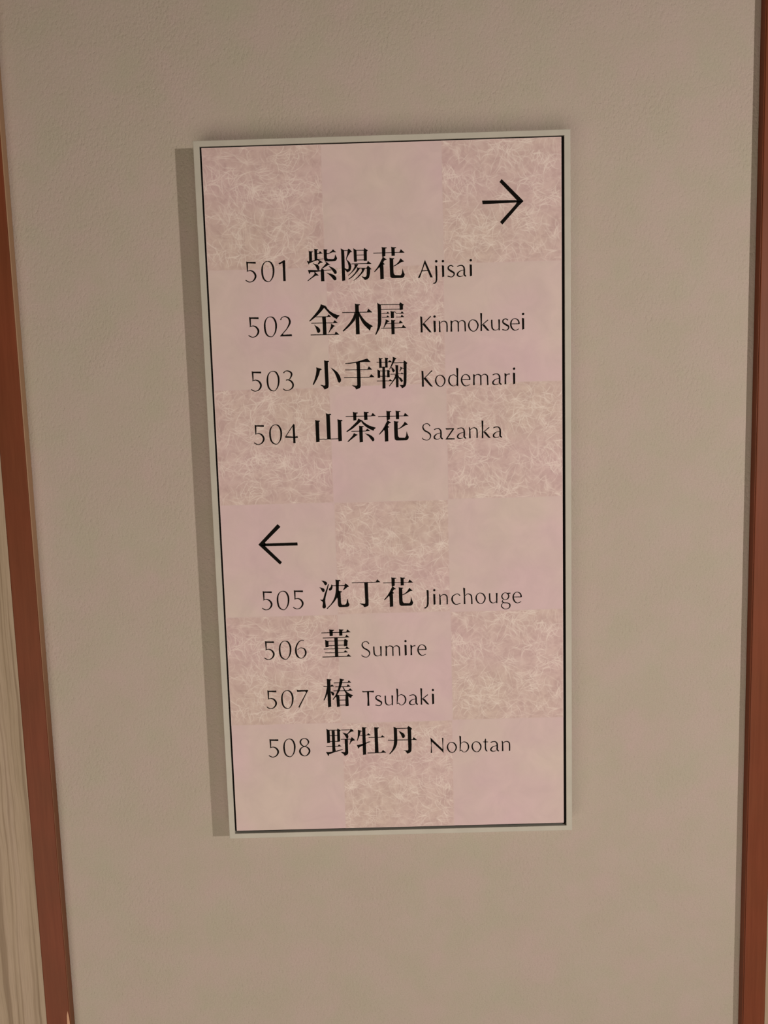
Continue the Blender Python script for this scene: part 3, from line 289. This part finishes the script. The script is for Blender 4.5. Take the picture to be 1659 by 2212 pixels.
ROMAN_ROWS = [
[('A',27.52,-188.68),('j',42.13,-188.68),('i',47.74,-188.68),('s',52.53,-188.68),('a',60.16,-188.68),('i',71.10,-188.68)],
[('K',28.47,-143.33),('i',39.70,-143.33),('n',44.09,-143.33),('m',54.06,-143.33),('o',68.85,-143.33),('k',79.44,-143.33),('u',88.35,-143.33),('s',97.88,-143.33),('e',104.50,-143.33),('i',114.58,-143.33)],
[('K',28.47,-97.89),('o',39.90,-97.89),('d',51.09,-97.89),('e',62.04,-97.89),('m',72.47,-97.89),('a',88.75,-97.89),('r',99.30,-97.89),('i',106.49,-97.89)],
[('S',28.05,-52.95),('a',37.77,-52.95),('z',48.08,-52.95),('a',57.80,-52.95),('n',68.15,-52.95),('k',79.17,-52.95),('a',88.64,-52.95)],
[('J',28.52,92.16),('i',34.39,92.16),('n',39.53,92.16),('c',50.21,92.16),('h',60.81,92.16),('o',71.44,92.16),('u',83.30,92.16),('g',94.06,92.16),('e',104.08,92.16)],
[('S',-30.26,137.33),('u',-19.95,137.33),('m',-9.06,137.33),('i',7.91,137.33),('r',13.13,137.33),('e',19.25,137.33)],
[('T',-31.31,182.65),('s',-19.34,182.65),('u',-11.10,182.65),('b',-0.55,182.65),('a',10.67,182.65),('k',21.09,182.65),('i',31.23,182.65)],
[('N',28.90,227.96),('o',43.56,227.96),('b',54.84,227.96),('o',65.71,227.96),('t',77.58,227.96),('a',82.53,227.96),('n',92.94,227.96)]]
ARROW_RIGHT = [('p',[82.53,-249.67,111.23,-249.3,112.33,-248.24,111.21,-247.34,82.9,-246.84]),('p',[98.9,-266.47,116.93,-248.29,112.6,-247.29,111.09,-249.62,97.2,-264.25]),('p',[116.93,-248.29,113,-244.73,99.15,-230.02,97.22,-232.11,110.64,-246.01,111.5,-248.27])]
ARROW_LEFT = [('p',[-112.05,33.56,-83.16,33.34,-82.98,36.01,-111.57,35.8,-112.4,34.74]),('p',[-117.22,34.31,-99.74,16.79,-97.36,19.21,-111.42,32.55,-110.63,34.49,-113.04,35.91]),('p',[-117.22,34.31,-110.64,34.79,-111.43,35.95,-97.38,50.44,-99.09,52.48])]

# ------------------------------------------------------------------ the wall
TOP, BOT = -1100.0, 1500.0            # v of the wall's top and foot
def struct(name, bm, mat, label, parent=None):
    o = obj(name, from_bm(name, bm), M[mat], parent)
    tag(o, label, None, 'structure'); return o
struct('wall_back', box_bm(-330, 330, TOP, BOT, -90, 0), 'wall', 'beige stippled wallpaper panel behind the sign, between the two brown trims')
struct('wall_left', box_bm(-1600, -342.6, TOP, BOT, -90, 8.4), 'wood', 'pale wood-grain panel left of the left brown trim')
struct('wall_right', box_bm(340.8, 1600, TOP, BOT, -90, 8.4), 'wood', 'pale wood-grain panel right of the right brown trim')
def trim(name, u0, u1, label):
    # square section with a small step on the side towards the wallpaper
    bm = box_bm(u0, u1, TOP, BOT, -30, 9.0, 0.7, 2)
    return struct(name, bm, 'trim', label)
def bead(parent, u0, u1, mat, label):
    # narrow varnished bead closing the step between trim and wallpaper, the left one paler towards the top
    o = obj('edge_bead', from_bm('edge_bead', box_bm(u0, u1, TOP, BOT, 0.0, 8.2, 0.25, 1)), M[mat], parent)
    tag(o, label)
t1 = trim('trim_1', -342.4, -320.4, 'red-brown wooden trim strip on the left edge of the wallpaper')
t2 = trim('trim_2', 320.4, 340.6, 'red-brown wooden trim strip on the right edge of the wallpaper')
bead(t1, -320.6, -319.6, 'bead', 'thin edge bead, paler in its upper half')
bead(t2, 319.6, 320.5, 'trim', 'thin dark edge bead')
# a bare splinter on the inner front edge of the left trim, low down
bm = bmesh.new()
pts = [(-322.6, 484), (-321.6, 479), (-320.6, 486), (-320.3, 500), (-320.5, 545), (-322.0, 552), (-323.4, 530), (-323.0, 500)]
lo = [bm.verts.new(at(u, v, 8.6)) for u, v in pts]; hi = [bm.verts.new(at(u, v, 9.12)) for u, v in pts]
bm.faces.new(hi); bm.faces.new(lo[::-1])
for i in range(len(pts)): bm.faces.new((lo[i], lo[(i + 1) % len(pts)], hi[(i + 1) % len(pts)], hi[i]))
bmesh.ops.recalc_face_normals(bm, faces=bm.faces)
tag(obj('worn_chip', from_bm('worn_chip', bm), M['chip'], t1), 'pale bare chip on the trim edge')

# ------------------------------------------------------------------ the sign
SO = at(0, 0, 0)                       # the sign's origin, on the wall
sign = bpy.data.objects.new('directory_sign', None); col.objects.link(sign); sign.location = SO
sign.empty_display_size = 0.05
tag(sign, 'pink directory sign in a white frame, rooms 501 to 508, on beige wallpaper', 'sign')
OU, OV = 156.0, 304.3                 # half size of the frame outside
LU, LV = 150.8, 299.6                 # inside of the lip
FL, FR, FT, FB = -149.3, 148.6, -298.6, 297.3      # the printed face: left, right, top, bottom
def part(name, me, mat, label=None, parent=None):
    o = obj(name, me, M[mat] if isinstance(mat, str) else mat, parent or sign)
    if label: o['label'] = label
    return o
# tray frame: outside wall, front lip and inner side walls as one mesh
def ring(bm, u, v, d, r=0.0):
    vs = []
    for (sx, sy) in ((-1, -1), (1, -1), (1, 1), (-1, 1)):
        vs.append(bm.verts.new(at(sx * u, sy * v, d) - SO))
    return vs
bm = bmesh.new()
prof = [(OU, OV, 0.2), (OU, OV, FRAME_D - 0.5), (OU - 0.15, OV - 0.15, FRAME_D - 0.15), (OU - 0.5, OV - 0.5, FRAME_D),
        (LU + 0.3, LV + 0.3, FRAME_D), (LU + 0.08, LV + 0.08, FRAME_D - 0.08), (LU, LV, FRAME_D - 0.3), (LU, LV, FRAME_D - 4.6), (LU, LV, 0.2)]
rings = [ring(bm, *p) for p in prof]
for a, b in zip(rings, rings[1:] + rings[:1]):
    for i in range(4): bm.faces.new((a[i], a[(i + 1) % 4], b[(i + 1) % 4], b[i]))
bmesh.ops.recalc_face_normals(bm, faces=bm.faces)
part('frame', from_bm('frame', bm), 'frame', 'off-white tray frame')
for gu0, gu1, gv0, gv1 in ((-LU + .03, FL - .06, -LV + .03, LV - 2.2), (FR + .06, LU - .03, -LV + .03, LV - 2.2), (FL - .05, FR + .05, -LV + .03, FT - .06)):
    part('gap_seal', from_bm('gap_seal', box_bm(gu0, gu1, gv0, gv1, FRAME_D - 4.3, FRAME_D - 1.5, o=SO)), 'black', 'black seal in the gap round the face')
part('backing', from_bm('backing', box_bm(-LU + .05, LU - .05, -LV + .05, LV - .05, 1.0, FRAME_D - 4.4, o=SO)), 'black', 'black backing showing as a thin line around the face')
FD = FRAME_D - 0.8                     # front of the printed face
part('face_edge', from_bm('face_edge', box_bm(FL, FR, FT, FB, FRAME_D - 4.4, FD - 0.25, o=SO)), 'black', 'black edge of the face board')
face = part('face_panel', from_bm('face_panel', box_bm(FL, FR, FT, FB, FD - 0.25, FD, 0.12, 1, o=SO)), 'face', 'plain pink printed face')

# squares of fibre-flecked paper in a chequered pattern; each is a thin printed leaf
CW, RH = (FR - FL) / 3, (FB - FT) / 6
def fill(bm, vs):
    """triangles over a plane outline, facing the viewer"""
    for tri in tessellate_polygon([[v.co * 1000 for v in vs]]):
        f = bm.faces.new([vs[i] for i in tri]); f.normal_update()
        if f.normal.y > 0: f.normal_flip()
def fibre_print(name, seed):
    """one square of printed fibre paper: a fine flat grid whose attribute holds how much pale fibre lies at each point"""
    rnd = random.Random(seed); n = 331
    hw, hh = CW / 2, RH / 2
    P = []                                            # u, v, half-width, strength of every dab along every fibre
    def strand(x, y, a, length, sig, amp, curl):
        step = 0.22; k = rnd.gauss(0, curl); m = int(length / step)
        for i in range(m):
            if i % 5 == 0: k = k * 0.80 + rnd.gauss(0, curl * 0.7)
            if rnd.random() < 0.012: a += rnd.gauss(0, 0.45)
            a += k * step; x += math.cos(a) * step; y += math.sin(a) * step
            if abs(x) > hw - .15 or abs(y) > hh - .15: break
            t = i / m
            P.append((x, y, sig * (0.8 + 0.4 * math.sin(i * .07 + seed)), amp * min(1, 6 * t + .1, 4 * (1 - t) + .1) * (0.75 + 0.35 * math.sin(i * .045))))
    def direction():
        r = rnd.random()
        a = rnd.gauss(0.05, .30) if r < .40 else (rnd.gauss(1.25, .40) if r < .70 else rnd.uniform(0, 3.14))
        return a + (math.pi if rnd.random() < .5 else 0)
    for _ in range(88):                               # tufts: several fibres parting from one place
        x, y, a = rnd.uniform(-hw, hw), rnd.uniform(-hh, hh), direction()
        for _ in range(rnd.randrange(3, 8)):
            strand(x + rnd.gauss(0, 1.8), y + rnd.gauss(0, 1.2), a + rnd.gauss(0, .28), rnd.uniform(6, 24), rnd.uniform(.14, .26), rnd.uniform(.30, .95), 0.10)
    for _ in range(360):
        strand(rnd.uniform(-hw, hw), rnd.uniform(-hh, hh), direction(), rnd.uniform(5, 24), rnd.uniform(.22, .42), rnd.uniform(.10, .40), 0.12)
    for _ in range(34):
        strand(rnd.uniform(-hw, hw), rnd.uniform(-hh, hh), direction(), rnd.uniform(24, 60), rnd.uniform(.16, .24), rnd.uniform(.55, 1.15), 0.045)
    for _ in range(60):                               # pale fluffy patches
        x, y, a = rnd.uniform(-hw, hw), rnd.uniform(-hh, hh), direction()
        strand(x, y, a, rnd.uniform(3, 12), rnd.uniform(.9, 1.7), rnd.uniform(.10, .28), 0.1)
    P = np.array(P); cell = CW / (n - 1)
    gu = (P[:, 0] + hw) / cell; gv = (P[:, 1] + hh) / (RH / (n - 1))
    buf = np.zeros((n, n)); sg = P[:, 2] / cell
    R_ = 2
    for du in range(-R_, R_ + 1):
        for dv in range(-R_, R_ + 1):
            iu = np.clip(np.rint(gu).astype(int) + du, 0, n - 1); iv = np.clip(np.rint(gv).astype(int) + dv, 0, n - 1)
            g = np.exp(-((iu - gu) ** 2 + (iv - gv) ** 2) / (2 * np.minimum(sg, 1.2) ** 2))
            np.add.at(buf, (iv, iu), g * P[:, 3] * (0.22 / cell) / (np.minimum(sg, 1.2) * 2.5066) * np.where(sg > 2, 0, 1))
    soft = np.zeros((n, n)); big = sg > 2
    for (u, v, s_, w) in zip(gu[big], gv[big], sg[big], P[big, 3]):
        r = int(2.2 * s_) + 1; u0, u1, v0, v1 = max(0, int(u) - r), min(n, int(u) + r + 1), max(0, int(v) - r), min(n, int(v) + r + 1)
        yy, xx = np.mgrid[v0:v1, u0:u1]; soft[v0:v1, u0:u1] += w * 0.05 * np.exp(-((xx - u) ** 2 + (yy - v) ** 2) / (2 * s_ * s_))
    val = 1 - np.exp(-(buf + soft))
    # uneven torn rim: the print fades into the plain paper over half a millimetre
    rng = np.random.RandomState(seed); rim = np.minimum.outer(np.minimum(np.arange(n), np.arange(n)[::-1]), np.minimum(np.arange(n), np.arange(n)[::-1])) * cell
    rim = np.clip(rim / 0.7 + rng.uniform(-.35, .35, (n, n)), 0, 1)
    vs = np.zeros((n, n, 3)); vs[..., 0] = (np.linspace(-hw, hw, n) / 1000)[None, :]; vs[..., 2] = (-np.linspace(-hh, hh, n) / 1000)[:, None]; vs[..., 1] = -0.00003
    idx = np.arange(n * n).reshape(n, n)
    q = np.stack([idx[1:, :-1], idx[1:, 1:], idx[:-1, 1:], idx[:-1, :-1]], -1).reshape(-1, 4)
    me = bpy.data.meshes.new(name); me.vertices.add(n * n); me.vertices.foreach_set('co', vs.reshape(-1))
    me.loops.add(q.size); me.loops.foreach_set('vertex_index', q.reshape(-1))
    me.polygons.add(len(q)); me.polygons.foreach_set('loop_start', np.arange(0, q.size, 4)); me.update(calc_edges=True)
    for nm, arr in (('fibre', val), ('rim', rim)):
        at_ = me.attributes.new(nm, 'FLOAT', 'POINT'); at_.data.foreach_set('value', arr.reshape(-1).astype(np.float32))
    me.materials.append(M['under']); return me
leaf = [fibre_print('fibre_square', s) for s in (5, 6, 7)]
k = 0
for row in range(6):
    for c in range(3):
        if (row + c) % 2: continue
        q = bpy.data.objects.new('fibre_square', leaf[k % 3]); col.objects.link(q); q.parent = sign
        q.location = at(FL + (c + .5) * CW, FT + (row + .5) * RH, FD) - SO
        if (k // 3) % 2: q.rotation_euler = (0, math.pi, 0)
        k += 1

# lettering, cut from thin black film
TH = 0.12                              # thickness, mm
def catmull(p, closed, sub=6):
    n = len(p); out = []
    for i in range(n if closed else n - 1):
        if closed: a, b, c, d = p[(i - 1) % n], p[i], p[(i + 1) % n], p[(i + 2) % n]
        else: a, b, c, d = p[max(i - 1, 0)], p[i], p[i + 1], p[min(i + 2, n - 1)]
        for s in range(sub):
            t = s / sub
            out.append(tuple(.5 * (2 * b[k] + (c[k] - a[k]) * t + (2 * a[k] - 5 * b[k] + 4 * c[k] - d[k]) * t * t + (3 * b[k] - a[k] - 3 * c[k] + d[k]) * t ** 3) for k in range(3)))
    if not closed: out.append(p[-1])
    return out
def smooth_poly(p):
    """round the gentle bends of an outline, keep its sharp corners"""
    n = len(p); out = []
    for i in range(n):
        a, b, c = Vector(p[i - 1]), Vector(p[i]), Vector(p[(i + 1) % n])
        d1, d2 = b - a, c - b
        if d1.length < 1e-6 or d2.length < 1e-6: continue
        ang = abs(d1.angle_signed(d2, 0))
        if 0.12 < ang < 0.95:
            r = 0.28
            out += [tuple(b - d1 * r), tuple(b * .75 + (b - d1 * r) * .125 + (b + d2 * r) * .125), tuple(b + d2 * r)]
        else: out.append(p[i])
    return out
def glyph(bm, strokes, du=0.0, dv=0.0, z0=FD + 0.16):
    def put(u, v, d): return bm.verts.new(at(u + du, v + dv, d) - SO)
    for kind, r in strokes:
        if kind == 'p':
            pts = smooth_poly([(r[i], r[i + 1]) for i in range(0, len(r), 2)])
            hi = [put(u, v, z0 + TH) for u, v in pts]; lo = [put(u, v, z0) for u, v in pts]
            fill(bm, hi); n = len(pts)
            for i in range(n): bm.faces.new((hi[i], hi[(i + 1) % n], lo[(i + 1) % n], lo[i]))
        elif kind == 'o':
            u0, v0, rad = r; n = 20
            pts = [(u0 + rad * math.cos(2 * math.pi * i / n), v0 + rad * math.sin(2 * math.pi * i / n)) for i in range(n)]
            hi = [put(u, v, z0 + TH) for u, v in pts]; lo = [put(u, v, z0) for u, v in pts]
            fill(bm, hi)
            for i in range(n): bm.faces.new((hi[i], hi[(i + 1) % n], lo[(i + 1) % n], lo[i]))
        else:
            p = [(r[i], r[i + 1], r[i + 2]) for i in range(0, len(r), 3)]
            closed = len(p) > 3 and math.hypot(p[0][0] - p[-1][0], p[0][1] - p[-1][1]) < 1e-3
            if closed: p = p[:-1]
            if len(p) > 2: p = catmull(p, closed)
            n = len(p); L = []
            for i in range(n):
                a = p[(i - 1) % n] if closed else p[max(i - 1, 0)]; b = p[(i + 1) % n] if closed else p[min(i + 1, n - 1)]
                dx, dy = b[0] - a[0], b[1] - a[1]; l = math.hypot(dx, dy) or 1; h = p[i][2] * 0.42
                q = [(p[i][0] - dy / l * h, p[i][1] + dx / l * h), (p[i][0] + dy / l * h, p[i][1] - dx / l * h)]
                L.append([put(*q[0], z0 + TH), put(*q[1], z0 + TH), put(*q[0], z0), put(*q[1], z0)])
            for i in range(n if closed else n - 1):
                a, b = L[i], L[(i + 1) % n]
                bm.faces.new((a[0], a[1], b[1], b[0])); bm.faces.new((a[0], b[0], b[2], a[2])); bm.faces.new((a[1], a[3], b[3], b[1]))
            if not closed:
                for e in (L[0], L[-1]): bm.faces.new((e[0], e[1], e[3], e[2]))
NAMES = ['501 Ajisai', '502 Kinmokusei', '503 Kodemari', '504 Sazanka', '505 Jinchouge', '506 Sumire', '507 Tsubaki', '508 Nobotan']
def text_part(name, lib, row, label):
    bm = bmesh.new()
    for ch, du, dv in row: glyph(bm, lib[ch], du, dv)
    me = from_bm(name, bm)
    return part(name, me, 'ink', label)
for i, nm in enumerate(NAMES):
    num, word = nm.split()
    text_part('room_number', FIG, FIG_ROWS[i], 'thin black room number ' + num)
    text_part('kanji_name', HAN, HAN_ROWS[i], 'bold black kanji room name beside ' + num)
    text_part('romanised_name', ROMAN, ROMAN_ROWS[i], 'thin black word ' + word)
for nm, st, lb in (('arrow', ARROW_RIGHT, 'black arrow pointing right'), ('arrow', ARROW_LEFT, 'black arrow pointing left')):
    bm = bmesh.new(); glyph(bm, st); part(nm, from_bm(nm, bm), 'ink', lb)
